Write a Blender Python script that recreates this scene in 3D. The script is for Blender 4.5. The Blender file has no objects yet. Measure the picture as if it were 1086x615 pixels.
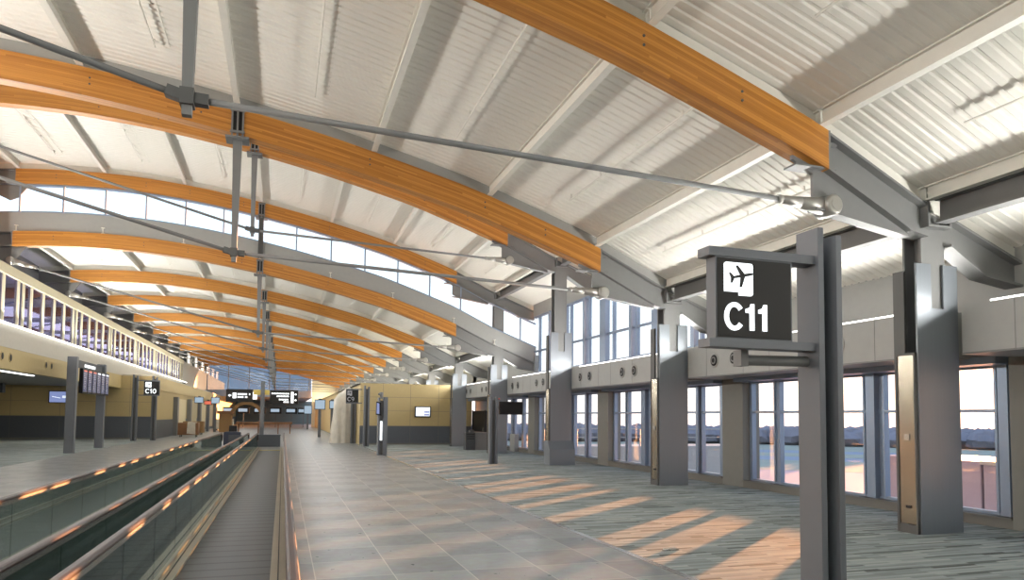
import bpy, math, random
from mathutils import Vector, Matrix
random.seed(7)
SC = bpy.context.scene
COL = SC.collection
S = 8.5            # truss spacing
Y1 = 8.896         # first truss
def P(k): return Y1 + (k - 1) * S

# ------------------------------------------------------------------ materials
MATS = {}
def nt(name):
    m = bpy.data.materials.new(name); m.use_nodes = True
    n = m.node_tree.nodes; l = m.node_tree.links
    b = n['Principled BSDF']
    MATS[name] = m
    return m, n, l, b
def plain(name, col, rough=.5, metal=0., noise=.06, scale=6., bump=0., emit=None, estr=0., spec=.5, aniso=None):
    m, n, l, b = nt(name)
    b.inputs['Roughness'].default_value = rough
    b.inputs['Metallic'].default_value = metal
    b.inputs['Specular IOR Level'].default_value = spec
    tc = n.new('ShaderNodeTexCoord'); no = n.new('ShaderNodeTexNoise')
    no.inputs['Scale'].default_value = scale; no.inputs['Detail'].default_value = 3
    if aniso:
        mp = n.new('ShaderNodeMapping'); mp.inputs['Scale'].default_value = aniso
        l.new(tc.outputs['Object'], mp.inputs['Vector']); l.new(mp.outputs[0], no.inputs['Vector'])
    else:
        l.new(tc.outputs['Object'], no.inputs['Vector'])
    mx = n.new('ShaderNodeMix'); mx.data_type = 'RGBA'
    mx.inputs['A'].default_value = tuple(c * (1 - noise) for c in col) + (1,)
    mx.inputs['B'].default_value = tuple(min(1, c * (1 + noise)) for c in col) + (1,)
    l.new(no.outputs['Fac'], mx.inputs['Factor']); l.new(mx.outputs['Result'], b.inputs['Base Color'])
    if bump:
        bp = n.new('ShaderNodeBump'); bp.inputs['Strength'].default_value = bump; bp.inputs['Distance'].default_value = .01
        l.new(no.outputs['Fac'], bp.inputs['Height']); l.new(bp.outputs[0], b.inputs['Normal'])
    if emit:
        b.inputs['Emission Color'].default_value = tuple(emit) + (1,)
        b.inputs['Emission Strength'].default_value = estr
    return m
def glassy(name, tint, refl, rough=.02, gcol=(1, 1, 1)):
    m, n, l, b = nt(name); n.remove(b)
    out = n['Material Output']
    t = n.new('ShaderNodeBsdfTransparent'); t.inputs[0].default_value = tuple(tint) + (1,)
    g = n.new('ShaderNodeBsdfGlossy'); g.inputs['Roughness'].default_value = rough; g.inputs[0].default_value = tuple(gcol) + (1,)
    lw = n.new('ShaderNodeLayerWeight'); lw.inputs['Blend'].default_value = .5
    p5 = n.new('ShaderNodeMath'); p5.operation = 'POWER'; p5.inputs[1].default_value = 4; l.new(lw.outputs['Facing'], p5.inputs[0])
    ma = n.new('ShaderNodeMath'); ma.operation = 'MULTIPLY_ADD'; ma.inputs[1].default_value = .6 * (1 - refl); ma.inputs[2].default_value = refl; l.new(p5.outputs[0], ma.inputs[0])
    tc = n.new('ShaderNodeTexCoord'); no = n.new('ShaderNodeTexNoise'); no.inputs['Scale'].default_value = .8
    l.new(tc.outputs['Object'], no.inputs['Vector'])
    bp = n.new('ShaderNodeBump'); bp.inputs['Strength'].default_value = .03; bp.inputs['Distance'].default_value = .02
    l.new(no.outputs['Fac'], bp.inputs['Height']); l.new(bp.outputs[0], g.inputs['Normal'])
    mx = n.new('ShaderNodeMixShader')
    l.new(ma.outputs[0], mx.inputs[0]); l.new(t.outputs[0], mx.inputs[1]); l.new(g.outputs[0], mx.inputs[2])
    l.new(mx.outputs[0], out.inputs['Surface'])
    return m

plain('steel', (.18, .182, .18), .5, 0, .05)
plain('steel_dark', (.085, .085, .082), .5)
plain('steel_light', (.36, .36, .345), .5)
plain('deck', (.8, .785, .72), .55, 0, .03)
plain('purlin', (.74, .725, .66), .5)
plain('cast', (.42, .41, .38), .35, .6)
plain('cover', (.2, .222, .248), .4, .35, .05, 30, aniso=(1, 1, .03))
plain('brushed', (.38, .34, .27), .25, .9, .1, 20, aniso=(1, 1, .04))
plain('panel_grey', (.33, .335, .32), .5)
plain('mullion', (.26, .33, .44), .35, .4)
plain('sill', (.15, .145, .13), .5)
plain('pilaster', (.2, .205, .19), .55)
plain('white_paint', (.78, .76, .7), .5)
plain('cream', (.72, .66, .47), .5)
plain('fascia', (.5, .47, .4), .6)
plain('tan', (.5, .39, .19), .6)
plain('tan_pale', (.66, .58, .38), .6)
plain('wainscot', (.08, .092, .11), .5)
plain('soffit', (.33, .33, .32), .7)
plain('post', (.125, .135, .15), .5, .0)
plain('black', (.012, .012, .013), .45, spec=.25)
plain('black_vent', (.015, .015, .016), .5, spec=.15)
plain('sign_face', (.022, .021, .02), .5, spec=.2)
plain('rubber', (.035, .022, .02), .42, 0, .1, spec=.3)
plain('aluminium', (.62, .6, .57), .25, .9)
plain('skirt', (.36, .31, .23), .35, .7, .25, 1.1, aniso=(1, 1, 1))
plain('deck_plate', (.2, .21, .2), .35, .7)
plain('yellow', (.62, .48, .12), .5)
plain('navy', (.018, .022, .04), .6)
plain('barricade', (.05, .055, .06), .6)
plain('wood_brown', (.2, .09, .035), .5, 0, .2)
plain('cardboard', (.26, .15, .06), .7)
plain('plastic_sheet', (.62, .57, .48), .35, 0, .2, 3, bump=1.)
plain('white_emit', (.9, .9, .9), .5, emit=(1, .97, .9), estr=1.2)
plain('led', (.9, .9, .9), .5, emit=(1, .98, .95), estr=3.)
plain('sign_white', (.9, .9, .9), .5, emit=(.9, .96, 1), estr=1.1)
plain('sign_dim', (.4, .4, .43), .5)
plain('screen_blue', (.05, .05, .08), .2, emit=(.32, .4, .75), estr=.7)
plain('screen_text', (.8, .8, .8), .2, emit=(.8, .88, 1), estr=1.)
plain('screen_pale', (.1, .12, .15), .2, emit=(.45, .6, .75), estr=.7)
plain('screen_fids', (.03, .03, .05), .2, emit=(.1, .12, .26), estr=.5, noise=.5, scale=30)
plain('screen_red', (.3, .05, .03), .2, emit=(.8, .2, .12), estr=.8)
plain('concrete', (.32, .32, .31), .8, 0, .15, .05)
plain('grass_out', (.27, .28, .23), .9, 0, .2, .1)
plain('apron', (.2, .23, .3), .8, 0, .12, .03)
plain('tree_hazed', (.2, .19, .22), .9, 0, .3, .08)  # distance haze is mixed into the tree colour
plain('equip', (.28, .25, .32), .5)
plain('red', (.5, .03, .02), .4)
plain('teal_wall', (.12, .19, .2), .4)
glassy('window_glass', (.97, .985, .985), .03)
glassy('mezz_glass', (.5, .5, .7), .07, .03, (.75, .75, 1))
glassy('end_glass', (.36, .44, .54), .06, .03)
glassy('rail_glass', (.46, .52, .5), .12, .03, (.78, .86, .84))

def wood():
    m, n, l, b = nt('glulam')
    uv = n.new('ShaderNodeUVMap')
    sp = n.new('ShaderNodeSeparateXYZ'); l.new(uv.outputs[0], sp.inputs[0])
    # lamination number = floor(v*15)
    m1 = n.new('ShaderNodeMath'); m1.operation = 'MULTIPLY'; m1.inputs[1].default_value = 15.; l.new(sp.outputs['Y'], m1.inputs[0])
    fl = n.new('ShaderNodeMath'); fl.operation = 'FLOOR'; l.new(m1.outputs[0], fl.inputs[0])
    fr = n.new('ShaderNodeMath'); fr.operation = 'FRACT'; l.new(m1.outputs[0], fr.inputs[0])
    # board end joints: floor(u/3 + lam*0.37)
    mu = n.new('ShaderNodeMath'); mu.operation = 'MULTIPLY_ADD'; mu.inputs[1].default_value = .37
    l.new(fl.outputs[0], mu.inputs[0])
    du = n.new('ShaderNodeMath'); du.operation = 'MULTIPLY'; du.inputs[1].default_value = .3; l.new(sp.outputs['X'], du.inputs[0])
    l.new(du.outputs[0], mu.inputs[2])
    fb = n.new('ShaderNodeMath'); fb.operation = 'FLOOR'; l.new(mu.outputs[0], fb.inputs[0])
    cb = n.new('ShaderNodeCombineXYZ'); l.new(fl.outputs[0], cb.inputs[0]); l.new(fb.outputs[0], cb.inputs[1])
    wn = n.new('ShaderNodeTexWhiteNoise'); wn.noise_dimensions = '2D'; l.new(cb.outputs[0], wn.inputs['Vector'])
    mp = n.new('ShaderNodeMapping'); mp.inputs['Scale'].default_value = (1.2, 40, 1); l.new(uv.outputs[0], mp.inputs['Vector'])
    no = n.new('ShaderNodeTexNoise'); no.inputs['Scale'].default_value = 1.5; no.inputs['Detail'].default_value = 4; l.new(mp.outputs[0], no.inputs['Vector'])
    ad = n.new('ShaderNodeMath'); ad.operation = 'MULTIPLY_ADD'; ad.inputs[1].default_value = .5
    l.new(wn.outputs['Value'], ad.inputs[0])
    hf = n.new('ShaderNodeMath'); hf.operation = 'MULTIPLY'; hf.inputs[1].default_value = .5; l.new(no.outputs['Fac'], hf.inputs[0]); l.new(hf.outputs[0], ad.inputs[2])
    rp = n.new('ShaderNodeValToRGB')
    rp.color_ramp.elements[0].position = .12; rp.color_ramp.elements[0].color = (.31, .112, .014, 1)
    rp.color_ramp.elements[1].position = .85; rp.color_ramp.elements[1].color = (.6, .268, .05, 1)
    l.new(ad.outputs[0], rp.inputs[0])
    lt = n.new('ShaderNodeMath'); lt.operation = 'LESS_THAN'; lt.inputs[1].default_value = .09; l.new(fr.outputs[0], lt.inputs[0])
    mx = n.new('ShaderNodeMix'); mx.data_type = 'RGBA'; mx.inputs['B'].default_value = (.3, .09, .015, 1)
    sc = n.new('ShaderNodeMath'); sc.operation = 'MULTIPLY'; sc.inputs[1].default_value = .45; l.new(lt.outputs[0], sc.inputs[0])
    l.new(sc.outputs[0], mx.inputs['Factor']); l.new(rp.outputs[0], mx.inputs['A'])
    l.new(mx.outputs['Result'], b.inputs['Base Color'])
    b.inputs['Roughness'].default_value = .4
wood()

def carpet():
    m, n, l, b = nt('carpet')
    tc = n.new('ShaderNodeTexCoord')
    br = n.new('ShaderNodeTexBrick')
    br.inputs['Scale'].default_value = 1.; br.inputs['Brick Width'].default_value = .75; br.inputs['Row Height'].default_value = .06
    br.inputs['Mortar Size'].default_value = 0; br.offset = .37; br.inputs['Bias'].default_value = 0
    br.inputs['Color1'].default_value = (0, 0, 0, 1); br.inputs['Color2'].default_value = (1, 1, 1, 1)
    no0 = n.new('ShaderNodeTexNoise'); no0.inputs['Scale'].default_value = 9
    l.new(tc.outputs['Object'], no0.inputs['Vector'])
    mp = n.new('ShaderNodeMapping'); l.new(tc.outputs['Object'], mp.inputs['Vector']); mp.inputs['Location'].default_value = (40, 20, 0)
    l.new(mp.outputs[0], br.inputs['Vector'])
    rp = n.new('ShaderNodeValToRGB'); cr = rp.color_ramp
    cr.elements[0].position = 0; cr.elements[0].color = (.075, .085, .08, 1)
    cr.elements[1].position = 1; cr.elements[1].color = (.34, .365, .34, 1)
    for p, c in ((.2, (.18, .205, .2)), (.5, (.23, .268, .268)), (.75, (.27, .31, .305))):
        e = cr.elements.new(p); e.color = c + (1,)
    l.new(br.outputs['Color'], rp.inputs[0])
    no = n.new('ShaderNodeTexNoise'); no.inputs['Scale'].default_value = 180; l.new(tc.outputs['Object'], no.inputs['Vector'])
    mx = n.new('ShaderNodeMix'); mx.data_type = 'RGBA'; mx.blend_type = 'OVERLAY'; mx.inputs['Factor'].default_value = .35
    l.new(rp.outputs[0], mx.inputs['A']); l.new(no.outputs['Color'], mx.inputs['B'])
    hs = n.new('ShaderNodeHueSaturation'); hs.inputs['Saturation'].default_value = .8
    l.new(mx.outputs['Result'], hs.inputs['Color']); l.new(hs.outputs[0], b.inputs['Base Color'])
    b.inputs['Roughness'].default_value = .95; b.inputs['Specular IOR Level'].default_value = .1
carpet()

def tile():
    m, n, l, b = nt('tile')
    tc = n.new('ShaderNodeTexCoord')
    mp = n.new('ShaderNodeMapping'); mp.inputs['Location'].default_value = (-1.31 / .9 + 20, -9.38 / .92 + 20, 0); mp.inputs['Scale'].default_value = (1 / .9, 1 / .92, 1)
    l.new(tc.outputs['Object'], mp.inputs['Vector'])
    ck = n.new('ShaderNodeTexChecker'); ck.inputs['Scale'].default_value = 1
    ck.inputs['Color1'].default_value = (.165, .182, .185, 1); ck.inputs['Color2'].default_value = (.225, .238, .236, 1)
    l.new(mp.outputs[0], ck.inputs['Vector'])
    br = n.new('ShaderNodeTexBrick'); br.offset = 0; br.inputs['Scale'].default_value = 1
    br.inputs['Brick Width'].default_value = 1; br.inputs['Row Height'].default_value = 1; br.inputs['Mortar Size'].default_value = .007
    br.inputs['Color1'].default_value = (0, 0, 0, 1); br.inputs['Color2'].default_value = (.6, .6, .6, 1); br.inputs['Mortar'].default_value = (1, 1, 1, 1)
    l.new(mp.outputs[0], br.inputs['Vector'])
    no = n.new('ShaderNodeTexNoise'); no.inputs['Scale'].default_value = 7; no.inputs['Detail'].default_value = 6; l.new(tc.outputs['Object'], no.inputs['Vector'])
    mx = n.new('ShaderNodeMix'); mx.data_type = 'RGBA'; mx.blend_type = 'OVERLAY'; mx.inputs['Factor'].default_value = .3
    l.new(ck.outputs[0], mx.inputs['A']); l.new(no.outputs['Color'], mx.inputs['B'])
    m2 = n.new('ShaderNodeMix'); m2.data_type = 'RGBA'; m2.inputs['B'].default_value = (.42, .4, .35, 1)
    l.new(br.outputs['Fac'], m2.inputs['Factor']); l.new(mx.outputs['Result'], m2.inputs['A'])
    hs = n.new('ShaderNodeHueSaturation'); hs.inputs['Saturation'].default_value = .7
    l.new(m2.outputs['Result'], hs.inputs['Color']); l.new(hs.outputs[0], b.inputs['Base Color'])
    b.inputs['Roughness'].default_value = .3
    rr = n.new('ShaderNodeMapRange'); rr.inputs['To Min'].default_value = .22; rr.inputs['To Max'].default_value = .4
    l.new(no.outputs['Fac'], rr.inputs[0]); l.new(rr.outputs[0], b.inputs['Roughness'])
    b.inputs['IOR'].default_value = 1.28
tile()

def belt():
    m, n, l, b = nt('belt')
    tc = n.new('ShaderNodeTexCoord'); sp = n.new('ShaderNodeSeparateXYZ'); l.new(tc.outputs['Object'], sp.inputs[0])
    a = n.new('ShaderNodeMath'); a.operation = 'MULTIPLY'; a.inputs[1].default_value = 1 / .4; l.new(sp.outputs['Y'], a.inputs[0])
    f = n.new('ShaderNodeMath'); f.operation = 'FRACT'; l.new(a.outputs[0], f.inputs[0])
    lt = n.new('ShaderNodeMath'); lt.operation = 'LESS_THAN'; lt.inputs[1].default_value = .16; l.new(f.outputs[0], lt.inputs[0])
    a2 = n.new('ShaderNodeMath'); a2.operation = 'MULTIPLY'; a2.inputs[1].default_value = 90; l.new(sp.outputs['X'], a2.inputs[0])
    f2 = n.new('ShaderNodeMath'); f2.operation = 'FRACT'; l.new(a2.outputs[0], f2.inputs[0])
    g2 = n.new('ShaderNodeMath'); g2.operation = 'LESS_THAN'; g2.inputs[1].default_value = .45; l.new(f2.outputs[0], g2.inputs[0])
    ad = n.new('ShaderNodeMath'); ad.operation = 'MULTIPLY_ADD'; ad.inputs[1].default_value = .55
    l.new(g2.outputs[0], ad.inputs[0]); l.new(lt.outputs[0], ad.inputs[2])
    mx = n.new('ShaderNodeMix'); mx.data_type = 'RGBA'; mx.inputs['A'].default_value = (.1, .107, .112, 1); mx.inputs['B'].default_value = (.035, .037, .04, 1)
    mx.clamp_factor = True
    l.new(ad.outputs[0], mx.inputs['Factor']); l.new(mx.outputs['Result'], b.inputs['Base Color'])
    b.inputs['Roughness'].default_value = .5; b.inputs['Metallic'].default_value = .4
belt()

# ------------------------------------------------------------------ mesh builder
class MB:
    def __init__(s): s.v = []; s.f = []; s.uv = None
    def quadmesh(s, vs, fs):
        o = len(s.v); s.v += [tuple(p) for p in vs]; s.f += [tuple(i + o for i in f) for f in fs]; return s
    def box(s, x0, x1, y0, y1, z0, z1):
        x0, x1 = sorted((x0, x1)); y0, y1 = sorted((y0, y1)); z0, z1 = sorted((z0, z1))
        return s.quadmesh([(x0, y0, z0), (x1, y0, z0), (x1, y1, z0), (x0, y1, z0), (x0, y0, z1), (x1, y0, z1), (x1, y1, z1), (x0, y1, z1)],
                          [(0, 3, 2, 1), (4, 5, 6, 7), (0, 1, 5, 4), (1, 2, 6, 5), (2, 3, 7, 6), (3, 0, 4, 7)])
    def prism(s, poly, a, b, axis='Y'):
        # poly in the two other axes (order X,Z / Y,Z / X,Y); extruded from a to b along axis
        n = len(poly)
        def mk(p, t):
            return (p[0], t, p[1]) if axis == 'Y' else (t, p[0], p[1]) if axis == 'X' else (p[0], p[1], t)
        vs = [mk(p, a) for p in poly] + [mk(p, b) for p in poly]
        fs = [tuple(range(n)), tuple(range(2 * n - 1, n - 1, -1))] + [(i, n + i, n + (i + 1) % n, (i + 1) % n) for i in range(n)]
        return s.quadmesh(vs, fs)
    def tube(s, p0, p1, r0, r1=None, n=12, caps=True):
        r1 = r0 if r1 is None else r1
        p0 = Vector(p0); p1 = Vector(p1); d = (p1 - p0).normalized()
        u = d.orthogonal().normalized(); w = d.cross(u)
        vs = []
        for p, r in ((p0, r0), (p1, r1)):
            for i in range(n):
                t = 2 * math.pi * i / n; vs.append(p + u * math.cos(t) * r + w * math.sin(t) * r)
        fs = [(i, (i + 1) % n, n + (i + 1) % n, n + i) for i in range(n)]
        if caps: fs += [tuple(range(n - 1, -1, -1)), tuple(range(n, 2 * n))]
        return s.quadmesh(vs, fs)
    def lathe(s, c, prof, axis='Z', n=20):
        # prof: list of (r, t) along axis from c
        vs = []
        for r, t in prof:
            for i in range(n):
                a = 2 * math.pi * i / n; x, y = r * math.cos(a), r * math.sin(a)
                q = {'Z': (x, y, t), 'X': (t, x, y), 'Y': (x, t, y)}[axis]
                vs.append((c[0] + q[0], c[1] + q[1], c[2] + q[2]))
        fs = []
        for k in range(len(prof) - 1):
            fs += [(k * n + i, k * n + (i + 1) % n, (k + 1) * n + (i + 1) % n, (k + 1) * n + i) for i in range(n)]
        fs += [tuple(range(n)), tuple(range((len(prof) - 1) * n, len(prof) * n))]
        return s.quadmesh(vs, fs)
    def sweep(s, path_top, path_bot, y0, y1):
        # a solid strip in XZ between two polylines of equal length
        n = len(path_top); vs = []
        for t, b in zip(path_top, path_bot):
            vs += [(t[0], y0, t[1]), (t[0], y1, t[1]), (b[0], y1, b[1]), (b[0], y0, b[1])]
        fs = []
        for i in range(n - 1):
            a = 4 * i; c = a + 4
            fs += [(a, a + 1, c + 1, c), (a + 1, a + 2, c + 2, c + 1), (a + 2, a + 3, c + 3, c + 2), (a + 3, a, c, c + 3)]
        fs += [(0, 3, 2, 1), (4 * n - 4, 4 * n - 3, 4 * n - 2, 4 * n - 1)]
        return s.quadmesh(vs, fs)
    def build(s, name, mat, parent=None, smooth=False, bevel=0, **tags):
        base = Vector((0, 0, 0)); p = parent
        while p is not None: base += p.location; p = p.parent
        me = bpy.data.meshes.new(name)
        me.from_pydata([tuple(Vector(q) - base) for q in s.v], [], s.f); me.update()
        import bmesh
        bm = bmesh.new(); bm.from_mesh(me); bmesh.ops.recalc_face_normals(bm, faces=bm.faces)
        if smooth == 'auto':
            for f in bm.faces: f.smooth = len(f.verts) == 4
        elif smooth:
            for f in bm.faces: f.smooth = True
        bm.to_mesh(me); bm.free()
        if s.uv:
            ul = me.uv_layers.new(name='UVMap')
            for lp in me.loops: ul.data[lp.index].uv = s.uv[lp.vertex_index]
        me.materials.append(MATS[mat])
        o = bpy.data.objects.new(name, me); COL.objects.link(o)
        if parent is not None: o.parent = parent
        if bevel:
            md = o.modifiers.new('b', 'BEVEL'); md.width = bevel; md.segments = 2; md.limit_method = 'ANGLE'
        for k, v in tags.items(): o[k] = v
        return o
def thing(name, loc, label, cat, group=None):
    o = bpy.data.objects.new(name, None); COL.objects.link(o); o.location = loc; o.empty_display_size = .2
    o['label'] = label; o['category'] = cat; o['kind'] = 'thing'
    if group: o['group'] = group
    return o
def tag(o, label, cat, group=None):
    o['label'] = label; o['category'] = cat; o['kind'] = 'thing'
    if group: o['group'] = group
    return o
def st(o, label=None):
    o['kind'] = 'structure'
    return o
def copy_tree(o, parent=None):
    c = o.copy(); COL.objects.link(c)
    if parent is not None: c.parent = parent
    for ch in list(o.children): copy_tree(ch, c)
    return c
ORD = ['first', 'second', 'third', 'fourth', 'fifth', 'sixth', 'seventh', 'eighth', 'ninth', 'tenth', 'eleventh', 'twelfth', 'thirteenth', 'fourteenth',
       'fifteenth', 'sixteenth', 'seventeenth', 'eighteenth', 'nineteenth', 'twentieth']

# ------------------------------------------------------------------ roof profile
ARC = [(-12.7, 9.36), (-11.1, 9.555), (-9.6, 9.68), (-8.2, 9.74), (-7, 9.745), (-6, 9.71), (-4.4, 9.585), (-2.8, 9.39), (-1.1, 9.12), (1.145, 8.68),
       (4.02, 7.985), (5.03, 7.69), (7.19, 6.95), (8.24, 6.556), (10.1, 5.67), (12.75, 4.66)]
def top(x):
    # Catmull-like smooth interpolation
    for i in range(len(ARC) - 1):
        if ARC[i][0] <= x <= ARC[i + 1][0] or i == len(ARC) - 2:
            x0, z0 = ARC[i]; x1, z1 = ARC[i + 1]
            def sl(j):
                j0 = max(0, j - 1); j1 = min(len(ARC) - 1, j + 1)
                return (ARC[j1][1] - ARC[j0][1]) / (ARC[j1][0] - ARC[j0][0])
            h = x1 - x0; t = (x - x0) / h
            m0, m1 = sl(i) * h, sl(i + 1) * h
            if x0 >= 8.24: return z0 + (z1 - z0) * t
            return (2 * t**3 - 3 * t**2 + 1) * z0 + (t**3 - 2 * t**2 + t) * m0 + (-2 * t**3 + 3 * t**2) * z1 + (t**3 - t**2) * m1
DK = .28      # deck above beam top
HI = 2.7      # raised bay
DEP = .64     # beam depth
BW = .35      # beam width
def lin(a, b, n): return [a + (b - a) * i / (n - 1) for i in range(n)]

# ------------------------------------------------------------------ roof trusses
XL, XR = -11.1, 8.24
def make_truss(name, dz, label, rods=True):
    t = thing(name, (0, 0, dz), label, 'roof truss', 'curved timber roof trusses')
    def T(x): return top(x) + dz
    # glulam
    xs = lin(XL, XR, 49)
    mb = MB(); mb.sweep([(x, T(x)) for x in xs], [(x, T(x) - DEP) for x in xs], 0, BW)
    uv = []; L = 0
    for i, x in enumerate(xs):
        if i: L += math.hypot(xs[i] - xs[i - 1], top(xs[i]) - top(xs[i - 1]))
        uv += [(L, 1), (L, 1.55), (L, .45), (L, 0)]
    mb.uv = uv
    g = mb.build('glulam_beam', 'glulam', t)
    bt = MB()
    for x in (-9.6, -6.1, -4.3, -2.0, 1.9, 4.9, 6.6):
        for dzz in (.22, .36):
            bt.tube((x, -.012, T(x) - dzz), (x, .01, T(x) - dzz), .022, n=8)
    bt.build('bolt_heads', 'steel_dark', g)
    # infill strip between beam and deck
    xs2 = lin(-12.6, 12.6, 60)
    MB().sweep([(x, T(x) + DK - .01) for x in xs2], [(x, T(x)) for x in xs2], .14, .2).build('infill_strip', 'purlin', t)
    # steel arms
    def arm(tp, bp, nm):
        m = MB()
        m.sweep(tp, bp, BW / 2 - .015, BW / 2 + .015)
        m.sweep(tp, [(x, z - .045) for x, z in tp], .01, BW - .01)
        m.sweep([(x, z + .045) for x, z in bp], bp, .01, BW - .01)
        return m
    r = lin(8.24, 12.5, 9)
    def rb(x):
        pts = [(8.24, 5.93), (9.98, 5.08), (10.75, 4.93), (11.63, 4.42), (12.5, 4.3)]
        for (a, za), (b, zb) in zip(pts, pts[1:]):
            if a <= x <= b + 1e-6: return za + (zb - za) * (x - a) / (b - a)
    xr = [8.24, 9.0, 9.98, 10.31]
    m = arm([(x, T(x)) for x in xr], [(x, rb(x) + dz) for x in xr], 'r')
    m.box(8.24, 8.28, -.0, BW, rb(8.24) + dz, T(8.24))
    for zz in (.12, .5):
        m.box(8.18, 8.5, .1, .25, T(8.35) - zz - .03, T(8.35) - zz + .03)
    m.build('steel_arm', 'steel', t)
    xo = [10.83, 11.1, 11.63, 12.2, 12.5]
    arm([(x, T(x)) for x in xo], [(x, rb(x) + dz) for x in xo], 'o').build('outrigger', 'steel', t)
    xl = [-12.6, -11.9, -11.1]
    m = arm([(x, T(x)) for x in xl], [(x, T(x) - DEP) for x in xl], 'l'); m.box(-11.14, -11.1, 0, BW, T(-11.1) - DEP, T(-11.1))
    m.build('steel_arm', 'steel', t)
    # brackets under the beam ends
    m = MB()
    m.prism([(7.65, rb(8.24) + .2 + dz), (8.24, rb(8.24) + dz), (9.98, 5.08 + dz), (9.95, 5.02 + dz), (8.45, 5.28 + dz), (8.25, 5.3 + dz), (8.05, 5.4 + dz), (8.05, 5.86 + dz), (7.65, 6.06 + dz)], BW / 2 - .03, BW / 2 + .03)
    m.sweep([(8.05, 5.30 + dz), (8.45, 5.255 + dz), (9.95, 5.02 + dz)], [(8.05, 5.27 + dz), (8.45, 5.225 + dz), (9.95, 4.99 + dz)], .06, BW - .06)
    m.box(7.62, 8.24, .03, BW - .03, rb(8.24) + dz - .0, rb(8.24) + dz + .03)
    m.build('end_bracket', 'steel', t)
    m = MB()
    m.prism([(-10.6, T(-10.6) - DEP), (-11.0, 8.36 + dz), (-11.3, 8.2 + dz), (-12.5, T(-12.5) - DEP)], BW / 2 - .03, BW / 2 + .03)
    m.build('end_bracket', 'steel', t)
    yc = BW / 2
    node = Vector((-1.2, yc, 5.70 + dz))
    if rods:
        for pin, nm in ((Vector((8.35, yc, 5.36 + dz)), 'r'), (Vector((-11.15, yc, 8.31 + dz)), 'l')):
            d = (node - pin).normalized()
            c = MB()
            c.lathe((pin.x, yc, pin.z), [(.13, -.19), (.165, -.16), (.165, .16), (.13, .19)], 'Y', 24)
            c.lathe((pin.x, yc, pin.z), [(.085, -.205), (.085, .205)], 'Y', 18)
            c.tube(pin, pin + d * .62, .15, .085, 16)
            c.tube(pin + d * .55, pin + d * .9, .095, .06, 16)
            c.tube(pin + d * .9, pin + d * .98, .07, .07, 14)
            cl = c.build('rod_clevis', 'cast', t, smooth='auto')
            MB().tube(pin + d * .8, node - d * -.0, .042, n=14).build('tie_rod', 'steel', t, smooth='auto')
    # king post
    zb = T(-1.2) - DEP
    kp = MB()
    kp.box(-1.34, -1.30, -.035, .0, zb - .06, T(-1.2) - .05); kp.box(-1.10, -1.06, -.035, .0, zb - .06, T(-1.2) - .05)
    kp.box(-1.22, -1.18, -.05, .0, zb - .06, T(-1.2) - .05)
    kp.box(-1.36, -1.04, -.06, .0, T(-1.2) - .1, T(-1.2) - .03); kp.box(-1.36, -1.04, -.06, .0, zb + .02, zb + .07)
    kp.box(-1.46, -.94, -.06, BW + .06, zb - .11, zb - .06)
    post = kp.build('king_post_saddle', 'steel', t)
    bt2 = MB(); bt2.box(-1.30, -1.22, -.02, -.005, zb + .02, T(-1.2) - .1); bt2.box(-1.18, -1.10, -.02, -.005, zb + .02, T(-1.2) - .1)
    bt2.build('recess_plate', 'black', post)
    if rods:
        k = MB()
        zt = zb - .11; z0 = 5.48 + dz
        vs = []
        for z, w in ((zt, .1), (z0, .055)):
            vs += [(-1.2 - w, yc - w, z), (-1.2 + w, yc - w, z), (-1.2 + w, yc + w, z), (-1.2 - w, yc + w, z)]
        k.quadmesh(vs, [(0, 1, 5, 4), (1, 2, 6, 5), (2, 3, 7, 6), (3, 0, 4, 7), (0, 3, 2, 1), (4, 5, 6, 7)])
        k.build('king_post', 'steel', t)
        n_ = MB()
        for sgn, pin in ((1, Vector((8.35, yc, 5.36 + dz))), (-1, Vector((-11.15, yc, 8.31 + dz)))):
            d = (pin - node).normalized()
            up = Vector((0, 1, 0)).cross(d).normalized()
            a = node + d * .05; b2 = node + d * .24
            vs = []
            for q in (a, b2):
                for sy, sz in ((-1, -1), (1, -1), (1, 1), (-1, 1)):
                    vs.append(q + Vector((0, .065 * sy, 0)) + up * .065 * sz)
            n_.quadmesh(vs, [(0, 1, 5, 4), (1, 2, 6, 5), (2, 3, 7, 6), (3, 0, 4, 7), (0, 3, 2, 1), (4, 5, 6, 7)])
        n_.box(-1.28, -1.12, yc - .1, yc + .1, 5.6 + dz, 5.8 + dz)
        n_.build('rod_node', 'steel_dark', t)
    return t

WHERE = {1: 'closest overhead, its rod end hanging near the C11 sign', 2: 'just before the roof rises, second from the camera',
         5: 'first beyond the arched clerestory and its lower beam'}
lowk = [1, 2, 4] + list(range(5, 14))
proto = make_truss('roof_truss', 0, '')
for i, k in enumerate(lowk):
    o = proto if i == 0 else copy_tree(proto)
    o.location = (0, P(k), 0)
    if k == 1: o['label'] = 'curved orange timber truss overhead whose rod end reaches the C11 sign'
    elif k == 2: o['label'] = 'low curved orange timber truss just before the roof rises'
    elif k == 4: o['label'] = 'low curved orange timber truss directly under the arched clerestory'
    else: o['label'] = '%s curved orange timber truss beyond the arched clerestory' % ORD[k - 5]
h3 = make_truss('roof_truss', HI, 'raised curved orange timber truss with tie rod, in the high roof bay'); h3.location = (0, P(3), HI)
h4 = make_truss('roof_truss', HI, 'raised curved orange timber beam along the top of the arched clerestory', rods=False); h4.location = (0, P(4), HI)

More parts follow.
